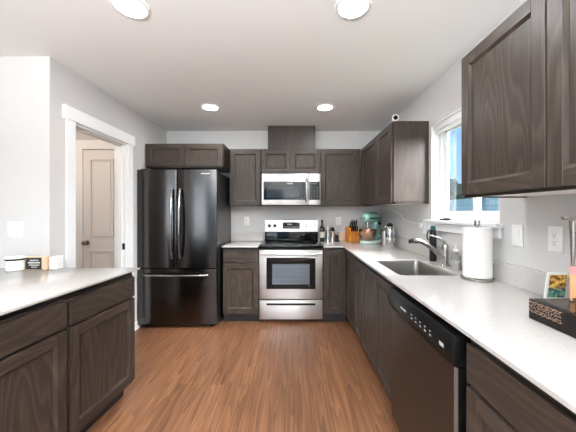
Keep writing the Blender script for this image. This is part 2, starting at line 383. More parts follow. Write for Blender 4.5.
def shrub(loc, r, h, label):
    t = thing('shrub', label, 'shrub', loc)
    bm = bmesh.new(); bmesh.ops.create_icosphere(bm, subdivisions=4, radius=1.0)
    rr = random.Random(int(loc[1]*10))
    ph = [rr.uniform(0, 6) for _ in range(6)]
    for v in bm.verts:
        c = v.co; k = 1+.12*math.sin(7*c.x+ph[0])*math.sin(6*c.y+ph[1])+.1*math.sin(13*c.z+ph[2]+9*c.x)+.06*math.sin(23*c.y+ph[3]+17*c.z)
        v.co = Vector((c.x*r*k, c.y*r*k, h*.55+c.z*h*.45*k))
    q = MB(); q.merge(bm); q.build('foliage', LEAF, t)
    MB().tube([(0, 0, 0), (.03, 0, h*.4)], .06).build('stem', mat('bark', (80, 64, 50), .9), t)
shrub((7.0, 12.2, -.25), 1.0, 2.85, 'dark evergreen shrub rising behind the fence outside the window')
hs = thing('house', 'neighbouring pale house with a grey roof beyond the fence', 'house', (16, 23, -.25))
MB().box(-3, 3, -4, 4, 0, 2.6).build('wall', mat('pale_siding', (205, 215, 222), .8), hs, smooth=False)
MB().prism([(-3.4, 2.5), (3.4, 2.5), (0, 3.9)], -4.4, 4.4, M=Matrix.Rotation(PI/2, 4, 'X')).build('roof', mat('grey_shingle', (88, 96, 104), .9), hs, smooth=False)

# ------------------------------------------------------------------ cabinets (local frame: front towards -y, x along the front, z up)
def shaker(b, x0, x1, z0, z1, y, fw=.057, th=.02):
    """shaker door front with its face at y-th; back at y"""
    f = y-th
    b.box(x0, x0+fw, f, y, z0, z1, 0, .0015); b.box(x1-fw, x1, f, y, z0, z1, 0, .0015)
    b.box(x0+fw, x1-fw, f, y, z0, z0+fw, 1, .0015); b.box(x0+fw, x1-fw, f, y, z1-fw, z1, 1, .0015)
    b.box(x0+fw, x1-fw, f+.011, y, z0+fw, z1-fw, 0)
    # sloped moulding round the panel
    s = .011; t = bmesh.new()
    o = [(x0+fw, z0+fw), (x1-fw, z0+fw), (x1-fw, z1-fw), (x0+fw, z1-fw)]; i = [(x0+fw+s, z0+fw+s), (x1-fw-s, z0+fw+s), (x1-fw-s, z1-fw-s), (x0+fw+s, z1-fw-s)]
    ov = [t.verts.new((p[0], f+.002, p[1])) for p in o]; iv = [t.verts.new((p[0], f+.0095, p[1])) for p in i]; jv = [t.verts.new((p[0], f+.0112, p[1])) for p in i]; kv = [t.verts.new((p[0], f+.0112, p[1])) for p in o]
    for k in range(4):
        l = (k+1) % 4
        for q in ((ov[k], ov[l], iv[l], iv[k]), (iv[k], iv[l], jv[l], jv[k]), (jv[k], jv[l], kv[l], kv[k])): t.faces.new(q).material_index = k % 2 == 0 and 1 or 0
        t.faces.new((kv[k], kv[l], ov[l], ov[k]))
    b.merge(t)
    return b
def door_part(root, x0, x1, z0, z1, y, fw=.057):
    return shaker(MB(), x0, x1, z0, z1, y, fw).build('door', [WV, WH], root, smooth=False)
def drawer_part(root, x0, x1, z0, z1, y):
    return MB().box(x0, x1, y-.02, y, z0, z1, 0, .002).build('drawer', [WH], root, smooth=False)
def wall_cab(label, loc, rz, wd, dp, h, doors, under=True, group=None, name='wall_cabinet'):
    """loc = left end of the front foot of the carcass (face-frame plane); doors = list of (x0, x1)"""
    t = thing(name, label, 'cabinet', loc, rz, group)
    b = MB(); b.box(0, wd, 0, dp, .012, h, 0, .001)
    b.box(0, wd, 0, .018, 0, .02, 0); b.box(0, .018, 0, dp, 0, .02, 0); b.box(wd-.018, wd, 0, dp, 0, .02, 0)
    b.build('carcass', [WP], t, smooth=False)
    if under: MB().box(.02, wd-.02, .02, dp-.002, .006, .0115).build('underside_panel', WHIT_UNDER, t, smooth=False)
    for x0, x1 in doors: door_part(t, x0, x1, .012, h-.012, -.001)
    return t
def base_cab(label, loc, rz, wd, dp, drawers, doors, name='base_cabinet', h=.893, toe=True, group=None):
    h = min(h, .868)
    t = thing(name, label, 'cabinet', loc, rz, group)
    b = MB(); b.box(0, wd, 0, dp, .105, h, 0, .001)
    if toe: b.box(0, wd, .07, dp, 0, .106, 1)
    b.build('carcass', [WP, SHADE_TOE], t, smooth=False)
    for x0, x1 in drawers: drawer_part(t, x0, x1, .722, .858, -.001)
    for x0, x1, z1 in doors: door_part(t, x0, x1, .128, z1, -.001)
    return t
def split(x0, x1, n, e=.008, g=.006):
    wd = (x1-x0-2*e-(n-1)*g)/n
    return [(x0+e+k*(wd+g), x0+e+k*(wd+g)+wd) for k in range(n)]

YU = 3.565                              # face-frame plane of the back wall cabinets (doors stand 2 cm proud)
UZ, UH = 1.388, .742
LG = 'back wall cabinets'
wall_cab('tall brown wall cabinet between the refrigerator and the microwave', (-.82, YU, UZ), 0, .405, YB-YU-.002, UH, split(0, .405, 1))
wall_cab('short two-door brown wall cabinet directly above the microwave', (-.412, YU, 1.805), 0, .762, YB-YU-.002, .325, split(0, .762, 2), under=False)
wall_cab('wide brown wall cabinet right of the microwave, next to the corner', (.353, YU, UZ), 0, .525, YB-YU-.002, UH, [(.008, .49)])
wall_cab('two-door brown cabinet over the black refrigerator, below the ceiling', (-1.750, 3.27, 1.842), 0, .925, YB-3.27-.002, .285, split(0, .925, 2), under=False)
# right wall
XU = .90
wall_cab('brown wall cabinet on the right wall between the back corner and window', (XU, 3.56, UZ), -PI/2, 1.10, XR-XU-.002, UH, [(.02, .64), (.65, 1.09)])
wall_cab('large brown wall cabinet right of the window, nearest the camera', (XU, 1.444, 1.392), -PI/2, .975, XR-XU-.002, .735, split(0, .975, 2))
# boxed duct above the microwave cabinet
dc = thing('duct_cover', 'plain dark brown boxed panel between the microwave cabinet and ceiling', 'duct cover', (-.02, YU+.02, 2.1305))
b = MB(); b.box(-.308, .308, 0, .235, 0, HC-2.1305-.001, 0, .002); b.build('panel', WP, dc, smooth=False)
MB().box(.275, .309, -.003, .0, 0, HC-2.1305-.002).build('edge_strip', WP, dc, smooth=False)

# base cabinets
YF = 3.24                               # face-frame plane of the back base run
base_cab('grey-brown base cabinet with one drawer between refrigerator and range', (-.825, YF, 0), 0, .42, YB-YF-.002, split(0, .42, 1), [(.008, .412, .706)])
base_cab('narrow full-door base cabinet between the range and the corner', (.358, YF, 0), 0, .27, YB-YF-.002, [], [(.01, .228, .858)])
XF = .632
base_cab('corner base cabinet with two narrow doors on the right run', (XF, 3.235, 0), -PI/2, .765, XR-XF-.002, [], [(.115, .47, .858), (.476, .757, .858)])
skb = base_cab('two-door base cabinet under the stainless kitchen sink', (XF, 2.468, 0), -PI/2, .79, XR-XF-.002, [], [(a, c, .858) for a, c in split(0, .79, 2)], h=.66)
MB().box(0, .79, 0, .018, .661, .868).build('face_frame', WP, skb, smooth=False)
base_cab('brown base cabinet with a wide drawer right of the dishwasher', (XF, .978, 0), -PI/2, .61, XR-XF-.002, split(0, .61, 1), [(.008, .602, .706)])
base_cab('brown drawer base cabinet at the near end of the right counter', (XF, .366, 0), -PI/2, .61, XR-XF-.002, split(0, .61, 1), [(.008, .602, .706)])

# peninsula: its front runs a little askew to the room
PA = math.atan2(.07, .9)
PCX, PCY = -1.105, YS
def pen(dist, inset=.0):                # point on the countertop edge line `dist` metres from the far corner towards the camera
    return (PCX-math.sin(PA)*dist-math.cos(PA)*inset, PCY-math.cos(PA)*dist+math.sin(PA)*inset)
RZP = PI/2-PA
def pen_cab(label, far, wd, nd=1):
    p = pen(far+wd, .040)
    return base_cab(label, (p[0], p[1], 0), RZP, wd, .56, split(0, wd, nd), [(a, c, .706) for a, c in split(0, wd, nd)])
pen_cab('far peninsula base cabinet with one drawer and door, nearest the doorway', .02, .535)
pen_cab('middle peninsula base cabinet with drawer over door, at left frame edge', .557, .54)
pen_cab('near peninsula base cabinet beside the camera', 1.10, .54)
pt = thing('peninsula_countertop', 'white quartz countertop on the peninsula in the left foreground', 'countertop', (PCX, PCY, .893))
e = pen(1.75); L_ = lambda p: (p[0]-PCX, p[1]-PCY)
MB().prism([(0, -.001), (-1.2, -.001), (-1.2, e[1]-PCY), L_(e)], .008, .022, bev=.002).build('slab', QUARTZ, pt)
e2 = (e[0]-.05, e[1])
MB().prism([(-.05, -.012), (-1.15, -.012), (-1.15, e[1]-PCY), L_(e2)], -.0247, .0078).build('shade_strip', SHADE_TOE, pt)  # added recessed strip, dark colour stands for shade under the slab

# ------------------------------------------------------------------ countertops
XC, YC = .585, 3.20                     # front edges of the right and back runs
SX0, SX1, SY0, SY1 = .678, 1.065, 1.74, 2.335     # sink opening
ct = thing('countertop', 'long white quartz countertop along the right wall, wrapping the corner', 'countertop', (0, 0, .893))
RG = .358
outer = [(RG, YC), (XC, YC), (XC, -.3), (XR-.002, -.3), (XR-.002, YB-.002), (RG, YB-.002)]
MB().prism(outer, .008, .022, holes=[rrect(SX0, SX1, SY0, SY1, .04, 6)], bev=0).build('slab', QUARTZ, ct)
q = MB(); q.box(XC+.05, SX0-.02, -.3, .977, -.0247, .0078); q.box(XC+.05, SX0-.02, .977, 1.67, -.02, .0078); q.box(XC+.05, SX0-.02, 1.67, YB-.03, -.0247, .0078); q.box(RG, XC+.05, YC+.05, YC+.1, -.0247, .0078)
q.build('shade_strip', SHADE_TOE, ct, smooth=False)  # dark strips painting the shaded gap between slab and drawers
b = MB(); b.box(XR-.02, XR-.002, -.3, YB-.002, .0222, .135, 0, .0015); b.box(RG, XR-.02, YB-.02, YB-.002, .0222, .135, 0, .0015)
b.build('backsplash', QUARTZ, ct, smooth=False)
c2 = thing('countertop', 'short white quartz countertop between the refrigerator and range', 'countertop', (-.83, YC, .893))
MB().prism([(0, 0), (.421, 0), (.421, YB-.002-YC), (0, YB-.002-YC)], .008, .022, bev=.0015).build('slab', QUARTZ, c2)
MB().box(0, .421, .05, YB-.03-YC, -.0247, .0078).build('shade_strip', SHADE_TOE, c2, smooth=False)  # dark strip in place of the shade below this slab
MB().box(0, .421, YB-.02-YC, YB-.002-YC, .0222, .135, 0, .0015).build('backsplash', QUARTZ, c2, smooth=False)

# sink
sk = thing('sink', 'stainless undermount sink basin in the right counter below the window', 'sink', ((SX0+SX1)/2, (SY0+SY1)/2, .900))
SINK = steel_mat('satin_sink_steel', (150, 147, 142), 0.3)
t = bmesh.new(); hx, hy = (SX1-SX0)/2, (SY1-SY0)/2
rings = []
for ex, z, r in ((.012, 0, .046), (-.001, 0, .04), (-.004, -.02, .04), (-.012, -.17, .04), (-.03, -.195, .05), (-.09, -.2, .04)):
    rings.append([t.verts.new((p[0], p[1], z)) for p in rrect(-hx-ex, hx+ex, -hy-ex, hy+ex, r, 6)])
for A, B in zip(rings, rings[1:]):
    for k in range(len(A)): t.faces.new((A[k], A[(k+1) % len(A)], B[(k+1) % len(A)], B[k]))
t.faces.new(rings[-1])
q = MB(); bmesh.ops.recalc_face_normals(t, faces=t.faces[:]); bmesh.ops.reverse_faces(t, faces=t.faces[:])
me = bpy.data.meshes.new('t'); t.to_mesh(me); t.free(); q.bm.from_mesh(me); q.build('basin', SINK, sk)
MB().lathe([(.045, -.1995), (.045, -.197), (.036, -.196), (.03, -.1985), (0, -.1985)], n=24).build('drain', CHROME, sk)

# ------------------------------------------------------------------ refrigerator
FX, FW, FD, FH = -1.752, .898, 3.085, 1.79
fr = thing('refrigerator', 'black stainless french-door refrigerator against the left wall', 'refrigerator', (FX, FD, 0))
HANDLE = mat('dark_polished_handle', (150, 149, 149), .2, 1.0)
RB = mat('refrigerator_side', (30, 30, 31), .3)
b = MB(); b.box(.004, FW-.004, .06, YB-FD-.03, .03, FH-.02, 0, .004); b.build('body', RB, fr, smooth=False)
def fdoor(x0, x1, z0, z1, nm):
    pts = rrect(x0, x1, -.0, .052, .012, 3)
    return MB().prism(pts, z0, z1, bev=0).build(nm, STEELV, fr)
dl = fdoor(0, FW/2-.003, .69, FH, 'door'); dr = fdoor(FW/2+.003, FW, .69, FH, 'door'); fz = fdoor(0, FW, .055, .675, 'freezer_drawer')
def fhandle(x, z0, z1, par):
    pts = []
    for k in range(13):
        u = k/12; pts.append((x, -.02-.04*math.sin(PI*u)**.6, z0+(z1-z0)*u))
    pts = [(x, .002, z0)]+pts+[(x, .002, z1)]
    MB().tube(pts, .013, 12).build('handle', HANDLE, par)
fhandle(FW/2-.045, .80, 1.57, dl); fhandle(FW/2+.045, .80, 1.57, dr)
pts = [(.09+.71*k/12, -.02-.04*math.sin(PI*k/12)**.6, .61) for k in range(13)]
MB().tube([(.09, .002, .61)]+pts+[(.8, .002, .61)], .013, 12).build('handle', HANDLE, fz)
MB().box(FW-.18, FW-.08, -.0015, .0005, FH-.05, FH-.038).build('badge', PRINT, dr)
for x in (.03, FW-.1): MB().box(x, x+.07, .02, .12, FH-.019, FH+.012, 0, .004).build('hinge_cover', BLACKP, fr)
for x in (.06, FW-.08): MB().lathe([(0, 0), (.022, 0), (.022, .012), (.012, .014), (.012, .05), (0, .05)], (x, .1, 0), 14).build('foot', BLACKP, fr)
MB().box(.02, FW-.02, .062, .075, .02, .055).build('grille', BLACKP, fr, smooth=False)

# ------------------------------------------------------------------ range
RXC, RYF = -.024, 3.245
rg = thing('range', 'stainless steel electric range with black glass cooktop in the back run', 'stove', (RXC, RYF, 0))
hw = .377
MB().box(-hw, hw, .03, YB-RYF-.003, .03, .90, 0, .003).build('body', BLACK, rg, smooth=False)
od = MB().box(-hw+.002, hw-.002, 0, .03, .285, .865, 0, .004, 2).build('oven_door', STEEL, rg)
MB().box(-.29, .29, -.003, .0005, .405, .775, 0, .002).build('oven_window', BLACKG, od)
b = MB()
for k in range(5): b.tube([(-.2, -.0045, .47+k*.05), (.2, -.0045, .47+k*.05)], .0012, 6)
MB().box(-.22, .22, -.0045, -.003, .46, .70).build('inner_glass', mat('reflection_tinted_glass', (84, 92, 100), .1), od)  # lighter blue-grey paints the reflection seen in the oven window
b.build('rack', mat('rack_wire', (120, 120, 120), .3, 1.0), od)
pts = [(-.345+.69*k/12, -.028-.02*math.sin(PI*k/12)**.5, .822) for k in range(13)]
MB().tube([(-.345, .002, .822)]+pts+[(.345, .002, .822)], .012, 12).build('handle', STEEL, od)
dw_ = MB().box(-hw+.002, hw-.002, .003, .03, .045, .272, 0, .004, 2).build('storage_drawer', STEEL, rg)
MB().box(-.29, .29, -.001, .0035, .212, .236, 0, .003).build('finger_slot', BLACK, dw_)
b = MB(); b.box(-hw-.002, hw+.002, -.02, .52, .896, .918, 0, .006, 2); b.build('cooktop', BLACKG, rg)
BURN = mat('burner_ring', (70, 70, 74), .2)
for x, y, r in ((-.19, .14, .11), (.19, .14, .085), (-.19, .38, .08), (.19, .38, .1)):
    MB().lathe([(r-.003, .0), (r-.003, .0007), (r, .0007), (r, 0)], (x, y, .918), 40).build('burner', BURN, rg)
# backguard leaning slightly back
bgd = MB(); bgd.prism([(.50, .92), (.575, .92), (.575, 1.21), (.545, 1.21)], -.36, .36, M=Matrix(((0, 0, 1, 0), (1, 0, 0, 0), (0, 1, 0, 0), (0, 0, 0, 1))), bev=.004)
bg_ = bgd.build('backguard', BLACKG, rg)
sl_ = lambda z: .50+.045*(z-.92)/.29
q = MB(); q.prism([(sl_(1.045)-.003, 1.045), (sl_(1.205)-.003, 1.205), (sl_(1.205)+.012, 1.205), (sl_(1.045)+.012, 1.045)], -.362, .362, M=Matrix(((0, 0, 1, 0), (1, 0, 0, 0), (0, 1, 0, 0), (0, 0, 0, 1))))
q.build('control_panel', STEEL, bg_, smooth=False)
TL = Matrix.Rotation(PI/2-math.atan2(.045, .29), 4, 'X')
q = MB(); q.box(-.115, .115, sl_(1.13)-.01, sl_(1.13)+.004, 1.085, 1.17, 0, .002); q.build('display', BLACKG, bg_)
q = MB()
for i, x in enumerate((-.09, -.06, -.03, 0, .03, .06, .09)): q.box(x-.008, x+.008, sl_(1.13)-.0108, sl_(1.13)-.0098, 1.105, 1.111)
q.box(-.05, .01, sl_(1.13)-.0108, sl_(1.13)-.0098, 1.135, 1.15)
q.build('display_print', PRINT, bg_)
for x in (-.30, -.225, .175, .235, .30):
    kn = MB().lathe([(0, -.005), (.023, -.005), (.022, .012), (.018, .02), (0, .021)], (x, sl_(1.125)-.004, 1.125), 20, 0, TL).build('knob', BLACKP if x < 0 else NICKEL, bg_)
MB().box(-.012, .012, -.0015, .0005, .793, .799).build('badge', PRINT, od)

# ------------------------------------------------------------------ microwave
mw = thing('microwave', 'stainless over-the-range microwave with black window under the short cabinet', 'microwave', (-.024, 3.47, 1.392))
mh = .411; mwd = .372
MB().box(-mwd, mwd, .03, YB-3.47-.003, .0, mh, 0, .004).build('body', BLACK, mw, smooth=False)
md = MB().box(-mwd, .215, 0, .03, .012, mh-.004, 0, .005, 2).build('door', STEEL, mw)
MB().box(-mwd+.025, .175, -.003, .0005, .075, .305, 0, .003).build('door_glass', BLACKG, md)
MB().box(-.31, .1, -.0045, -.003, .1, .24, 0, .001).build('window_mesh', mat('microwave_window', (40, 44, 48), .08, spec=.3), md)
pts = [(.192, -.03-.018*math.sin(PI*k/10)**.6, .05+.29*k/10) for k in range(11)]
MB().tube([(.192, .002, .05)]+pts+[(.192, .002, .34)], .011, 12).build('handle', CHROME, md)
MB().box(-.05, .02, -.0045, -.003, .277, .287).build('badge', PRINT, md)
mp_ = MB().box(.218, mwd, 0, .03, .012, mh-.004, 0, .005, 2).build('control_panel', STEEL, mw)
MB().box(.228, mwd-.012, -.003, .0005, .075, .305, 0, .002).build('keypad', BLACKG, mp_)
KP = mat('keypad_print', (95, 98, 102), .5)
for r in range(6):
    for c in range(3): MB().box(.245+c*.037, .262+c*.037, -.0038, -.003, .095+r*.028, .103+r*.028).build('key', KP, mp_, False)
MB().box(.25, .335, -.0038, -.003, .27, .288).build('clock_display', KP, mp_, False)
MB().box(-mwd+.01, mwd-.01, .002, .03, 0, .0115).build('vent', BLACKP, mw, smooth=False)

# ------------------------------------------------------------------ dishwasher (front towards -x; local x runs towards the camera)
dwz = thing('dishwasher', 'stainless dishwasher with black control strip in the right base run', 'dishwasher', (.632, 1.668, 0), -PI/2)
DWW = .682
MB().box(.012, DWW-.012, .005, .56, .06, .868, 0).build('tub', BLACK, dwz, smooth=False)
DST = steel_mat('dishwasher_steel', (108, 104, 101), 0.38, 'X', .04, .7)
dd = MB().prism([(.014, .0), (.014, -.032), (.022, -.042), (DWW-.022, -.042), (DWW-.014, -.032), (DWW-.014, .0)], .105, .75).build('door', DST, dwz, smooth=False)
q = MB(); q.prism([(0, .755), (-.044, .755), (-.058, .775), (-.058, .835), (-.046, .868), (0, .868)], .010, DWW-.010, bev=.004, M=Matrix(((0, 0, 1, 0), (1, 0, 0, 0), (0, 1, 0, 0), (0, 0, 0, 1))))
cp_ = q.build('control_strip', BLACK, dwz)
MB().box(.20, .27, -.0592, -.0578, .806, .815).build('badge', PRINT, cp_, False)
for k in range(5):
    MB().box(.33+k*.045, .345+k*.045, -.0592, -.0578, .80, .806).build('button_mark', PRINT, cp_, False)
    MB().box(.33+k*.045, .342+k*.045, -.0592, -.0578, .818, .822).build('button_mark', PRINT, cp_, False)
MB().box(.59, .62, -.0592, -.0578, .80, .815).build('button_mark', PRINT, cp_, False)
MB().box(.02, DWW-.02, .03, .05, .01, .1).build('toe_panel', BLACKP, dwz, smooth=False)

# ------------------------------------------------------------------ recessed lights
LENS = mat('light_lens', (255, 255, 255), .4, emit=(255, 248, 240), es=20)
rl = thing('recessed_light', 'recessed ceiling light, near left one at the top edge', 'light', (-.886, 1.50, HC), 0, 'recessed ceiling lights')
MB().lathe([(.078, -.002), (.080, -.010), (.098, -.006), (.101, -.0005)], n=40).build('trim_ring', PLAST, rl)
MB().lathe([(0, -.004), (.079, -.004)], n=40).build('lens', LENS, rl)
ll = bpy.data.lights.new('downlight', 'AREA'); ll.shape = 'DISK'; ll.size = .14; ll.energy = 6.5; ll.color = (.97, .98, 1)
lo = bpy.data.objects.new('downlight', ll); COL.objects.link(lo); lo.parent = rl; lo.location = (0, 0, -.012)
dup(rl, (.328, 1.50, HC), 0, 'recessed ceiling light, near right one at the top edge')
dup(rl, (-.888, 2.95, HC), 0, 'recessed ceiling light, far left one in front of the refrigerator')
dup(rl, (.343, 2.95, HC), 0, 'recessed ceiling light, far right one in front of the range')

# ------------------------------------------------------------------ outlets and switches (local: front towards -y)
def plate(name, label, loc, rz, gangs, kind):
    t = thing(name, label, 'outlet' if kind == 'o' else 'switch', loc, rz)
    wd = .036+.022*(gangs-1)+.0
    MB().box(-wd, wd, -.006, 0, -.059, .059, 0, .003, 2).build('plate', PLAST, t)
    for g in range(gangs):
        x = (g-(gangs-1)/2)*.046
        if kind == 's': MB().prism([(-.006, -.033), (-.011, .033), (-.003, .033), (-.003, -.033)], x-.0165, x+.0165, M=Matrix(((0, 0, 1, 0), (1, 0, 0, 0), (0, 1, 0, 0), (0, 0, 0, 1)))).build('rocker', PLAST, t, smooth=False)
        else:
            sock = MB().box(x-.0165, x+.0165, -.0085, -.005, -.034, .034, 0, .002).build('socket', PLAST, t)
            for z in (-.018, .018):
                q = MB(); q.box(x-.008, x-.006, -.0088, -.0084, z-.002, z+.006); q.box(x+.005, x+.007, -.0088, -.0084, z-.001, z+.006); q.box(x-.0025, x+.0025, -.0088, -.0084, z-.010, z-.006)
                q.build('slots', BLACKP, sock, smooth=False)
    return t
plate('light_switch', 'white double light switch on the bright wall above the peninsula', (-2.0, YS-.0005, 1.188), 0, 2, 's')
plate('light_switch', 'white single rocker switch on the right wall beside the window sill', (XR-.0005, 1.487, 1.19), -PI/2, 1, 's')
plate('wall_outlet', 'white duplex outlet on the right wall, nearest the camera', (XR-.0005, 1.271, 1.193), -PI/2, 1, 'o')
plate('wall_outlet', 'white duplex outlet on the back wall left of the range', (-.644, YB-.0005, 1.188), 0, 1, 'o')
plate('wall_outlet', 'white duplex outlet on the back wall above the knife block', (.631, YB-.0005, 1.184), 0, 1, 'o')
po = plate('wall_outlet', 'white outlet on the right wall left of the window with a cable', (XR-.0005, 2.54, 1.175), -PI/2, 1, 'o')
cb = thing('charging_cable', 'thin white cable running along the right wall from outlet to cabinet', 'cable', (XR-.012, 2.56, 1.195))
pts = [(0, 0, 0), (0, .1, .012), (0, .30, .026), (0, .40, .034), (0, .45, .05), (0, .52, .09), (0, .62, .115), (0, .75, .135), (0, .9, .175)]
sm = []
for i in range(len(pts)-1):
    for u in (0, .33, .66): sm.append(Vector(pts[i]).lerp(Vector(pts[i+1]), u))
sm.append(Vector(pts[-1])); sm = [sm[0]]+[(sm[i-1]+sm[i]*2+sm[i+1])/4 for i in range(1, len(sm)-1)]+[sm[-1]]
MB().tube(sm, .004, 8).build('cord', PLAST, cb)
MB().box(-.022, .002, -.028, .028, -.03, .02, 0, .004, 2).build('plug', PLAST, cb)

# ------------------------------------------------------------------ things at the sink
CT = .9155
fc = thing('faucet', 'brushed nickel pull-out faucet behind the sink', 'faucet', (1.13, 2.04, CT))
MB().lathe([(0, 0), (.030, 0), (.030, .006), (.024, .012), (.023, .03), (.022, .12), (.0225, .155), (.016, .166), (0, .168)], n=28).build('body', NICKEL, fc)
sp_ = [(0, 0, .055), (-.045, .0, .085), (-.09, .0, .125), (-.135, 0, .158), (-.175, 0, .18), (-.20, 0, .187)]
so_ = MB().tube(sp_, [.019, .018, .0165, .016, .016, .0165], 18).build('spout', NICKEL, fc)
MB().tube([(-.20, 0, .187), (-.225, .0, .19), (-.245, 0, .189)], [.019, .021, .018], 18).build('spray_head', NICKEL, so_)
MB().tube([(-.245, 0, .189), (-.262, 0, .187), (-.262, 0, .17)], [.015, .014, .012], 14).build('spray_nozzle', BLACKP, so_)
MB().tube([(0, 0, .16), (-.01, 0, .185), (-.04, .01, .205), (-.08, .02, .222), (-.11, .025, .228)], [.012, .010, .008, .007, .006], 12).build('lever', NICKEL, fc)

bo = thing('bottle', 'slim black bottle with a teal cap standing behind the faucet', 'bottle', (1.145, 2.25, CT))
MB().lathe([(0, 0), (.025, 0), (.027, .004), (.027, .235), (.022, .25), (0, .25)], n=24).build('body', BLACKP, bo)
MB().lathe([(.02, .25), (.021, .252), (.019, .283), (.012, .289), (0, .289)], n=24).build('cap', mat('teal_cap', (26, 84, 82), .4), bo)
MB().tube([(-.025, 0, .255), (-.042, 0, .24), (-.05, 0, .205), (-.045, 0, .18), (-.026, 0, .165)], .007, 10).build('handle', mat('grey_clip', (70, 76, 80), .35), bo)

sd = thing('soap_dispenser', 'clear soap bottle with a white pump between faucet and paper towels', 'soap bottle', (1.135, 1.915, CT))
MB().lathe([(0, 0), (.028, 0), (.031, .004), (.031, .09), (.026, .105), (.013, .115), (.013, .125), (0, .125)], n=24).build('bottle', CLEAR, sd)
MB().lathe([(.027, .003), (.027, .06), (0, .06)], n=24).build('soap', mat('pale_soap', (214, 212, 205), .3), sd)
q = MB(); q.lathe([(0, .1255), (.016, .1255), (.016, .14), (.006, .142), (.006, .165), (.012, .167), (.012, .176), (0, .177)], n=18); q.tube([(0, 0, .171), (-.03, 0, .171), (-.042, 0, .166)], .005, 8)
q.build('pump', PLAST, sd)

pt_ = thing('paper_towel_holder', 'round brushed steel paper towel holder on the right counter', 'towel holder', (1.095, 1.635, CT))
MB().lathe([(0, 0), (.084, 0), (.087, .003), (.087, .016), (.084, .019), (0, .019)], n=48).build('base', NICKEL, pt_)
MB().lathe([(0, .019), (.006, .019), (.006, .315), (.016, .318), (.017, .335), (.015, .352), (0, .354)], n=20).build('post', NICKEL, pt_)
MB().tube([(.078, -.022, .018), (.078, -.022, .075), (.078, -.021, .10)], .004, 8).build('side_arm', NICKEL, pt_)
TOWEL = mat('paper_towel', (244, 242, 239), .9, spec=.1, bump=(90, .8))
ro = MB().lathe([(.021, .0205), (.072, .0205), (.0745, .024), (.0745, .308), (.072, .311), (.021, .311), (.021, .0205)], n=56).build('paper_towel_roll', TOWEL)
ro.location = (1.095, 1.635, CT); tag(ro, 'white paper towel roll standing on the steel holder', 'paper towels')

ph = thing('sunglasses', 'small dark folded glasses lying on the window sill', 'glasses', (XR-.01, 2.19, WZ0+.0045))
q = MB()
for y in (-.035, .035): q.lathe([(0, 0), (.026, 0), (.028, .006), (.026, .012), (0, .012)], (0, y, 0), 18, 0, None, .6, 1)
q.build('lens', BLACKG, ph)
MB().tube([(.014, -.065, .008), (.02, -.03, .014), (.02, .03, .014), (.014, .065, .008)], .004, 8).build('frame', BLACKP, ph)

# ------------------------------------------------------------------ things in the back corner
GREENG = mat('dark_green_glass', (20, 38, 22), .08, spec=.6)
t = thing('wine_bottle', 'dark green bottle with a pale label right of the range', 'bottle', (.392, 3.70, CT))
MB().lathe([(0, 0), (.030, 0), (.034, .004), (.034, .16), (.030, .185), (.014, .215), (.0125, .225), (.0125, .275), (.014, .277), (.014, .285), (0, .285)], n=24).build('glass', GREENG, t)
MB().lathe([(.0345, .055), (.0345, .135)], n=24).build('label', mat('paper_label', (210, 205, 190), .7), t)
MB().lathe([(0, .285), (.0135, .285), (.0145, .25), (.0145, .285), (.013, .295), (0, .295)], n=16).build('cap', BLACKP, t)
def shaker_mill(x, y, r, h, label, m1, m2):
    t = thing('shaker', label, 'shaker', (x, y, CT))
    MB().lathe([(0, 0), (r, 0), (r, .006), (r*.93, h*.1), (r*.9, h*.62), (r*.98, h*.66), (r*.98, h*.7), (r*.86, h*.72), (0, h*.72)], n=24).build('body', m1, t)
    MB().lathe([(r*.84, h*.72), (r*.95, h*.76), (r*.9, h*.9), (r*.55, h*.98), (0, h)], n=24).build('top', m2, t)
shaker_mill(.468, 3.68, .030, .20, 'tall polished steel shaker next to the dark green bottle', CHROME, STEEL)
shaker_mill(.532, 3.69, .030, .195, 'second polished steel shaker, with a black top', CHROME, BLACKP)
shaker_mill(.588, 3.70, .025, .13, 'short dark shaker left of the knife block', BLACKP, NICKEL)
LW = wood('pale_wood', (200, 164, 136), (212, 178, 150), (224, 194, 168), 'Z', ring=10)
tag(MB().box(-.055, .055, -.009, .009, 0, .125, 0, .003).build('cutting_board', LW, None, False, (.685, 3.785, CT)), 'small pale wooden board leaning upright left of the knife block', 'board')
KW = wood('amber_wood', (150, 84, 30), (188, 116, 48), (214, 146, 72), 'Z', ring=12)
kb = thing('knife_block', 'amber wooden knife block full of black-handled knives', 'knife block', (.775, 3.62, CT), math.radians(20))
YZ = Matrix(((0, 0, 1, 0), (1, 0, 0, 0), (0, 1, 0, 0), (0, 0, 0, 1)))
MB().prism([(-.075, 0), (.07, 0), (.07, .20), (.0, .215), (-.075, .125)], -.058, .058, bev=.004, M=YZ).build('block', KW, kb)
k_ = 0
for x in (-.04, -.013, .014, .041):
    for u in (.25, .72):
        k_ += 1; ln = (.11, .085, .10, .075)[k_ % 4]
        p0 = Vector((x, -.075+.075*u, .125+.09*u)); d = Vector((0, -.30, .95)).normalized()
        h = MB().tube([p0, p0+d*.012, p0+d*ln*.6, p0+d*ln], [.007, .009, .0105, .008], 8).build('knife_handle', BLACKP, kb)
        MB().tube([p0+d*(ln-.004), p0+d*(ln+.004)], .0086, 8).build('rivet_cap', NICKEL, h)

# stand mixer, head towards the lower left
TEAL = mat('aqua_enamel', (146, 196, 186), .22, coat=.4)
sm_ = thing('stand_mixer', 'aqua stand mixer with a metal bowl in the back corner', 'stand mixer', (1.005, 3.54, CT), math.radians(228)); sm_.scale = (1.08,)*3
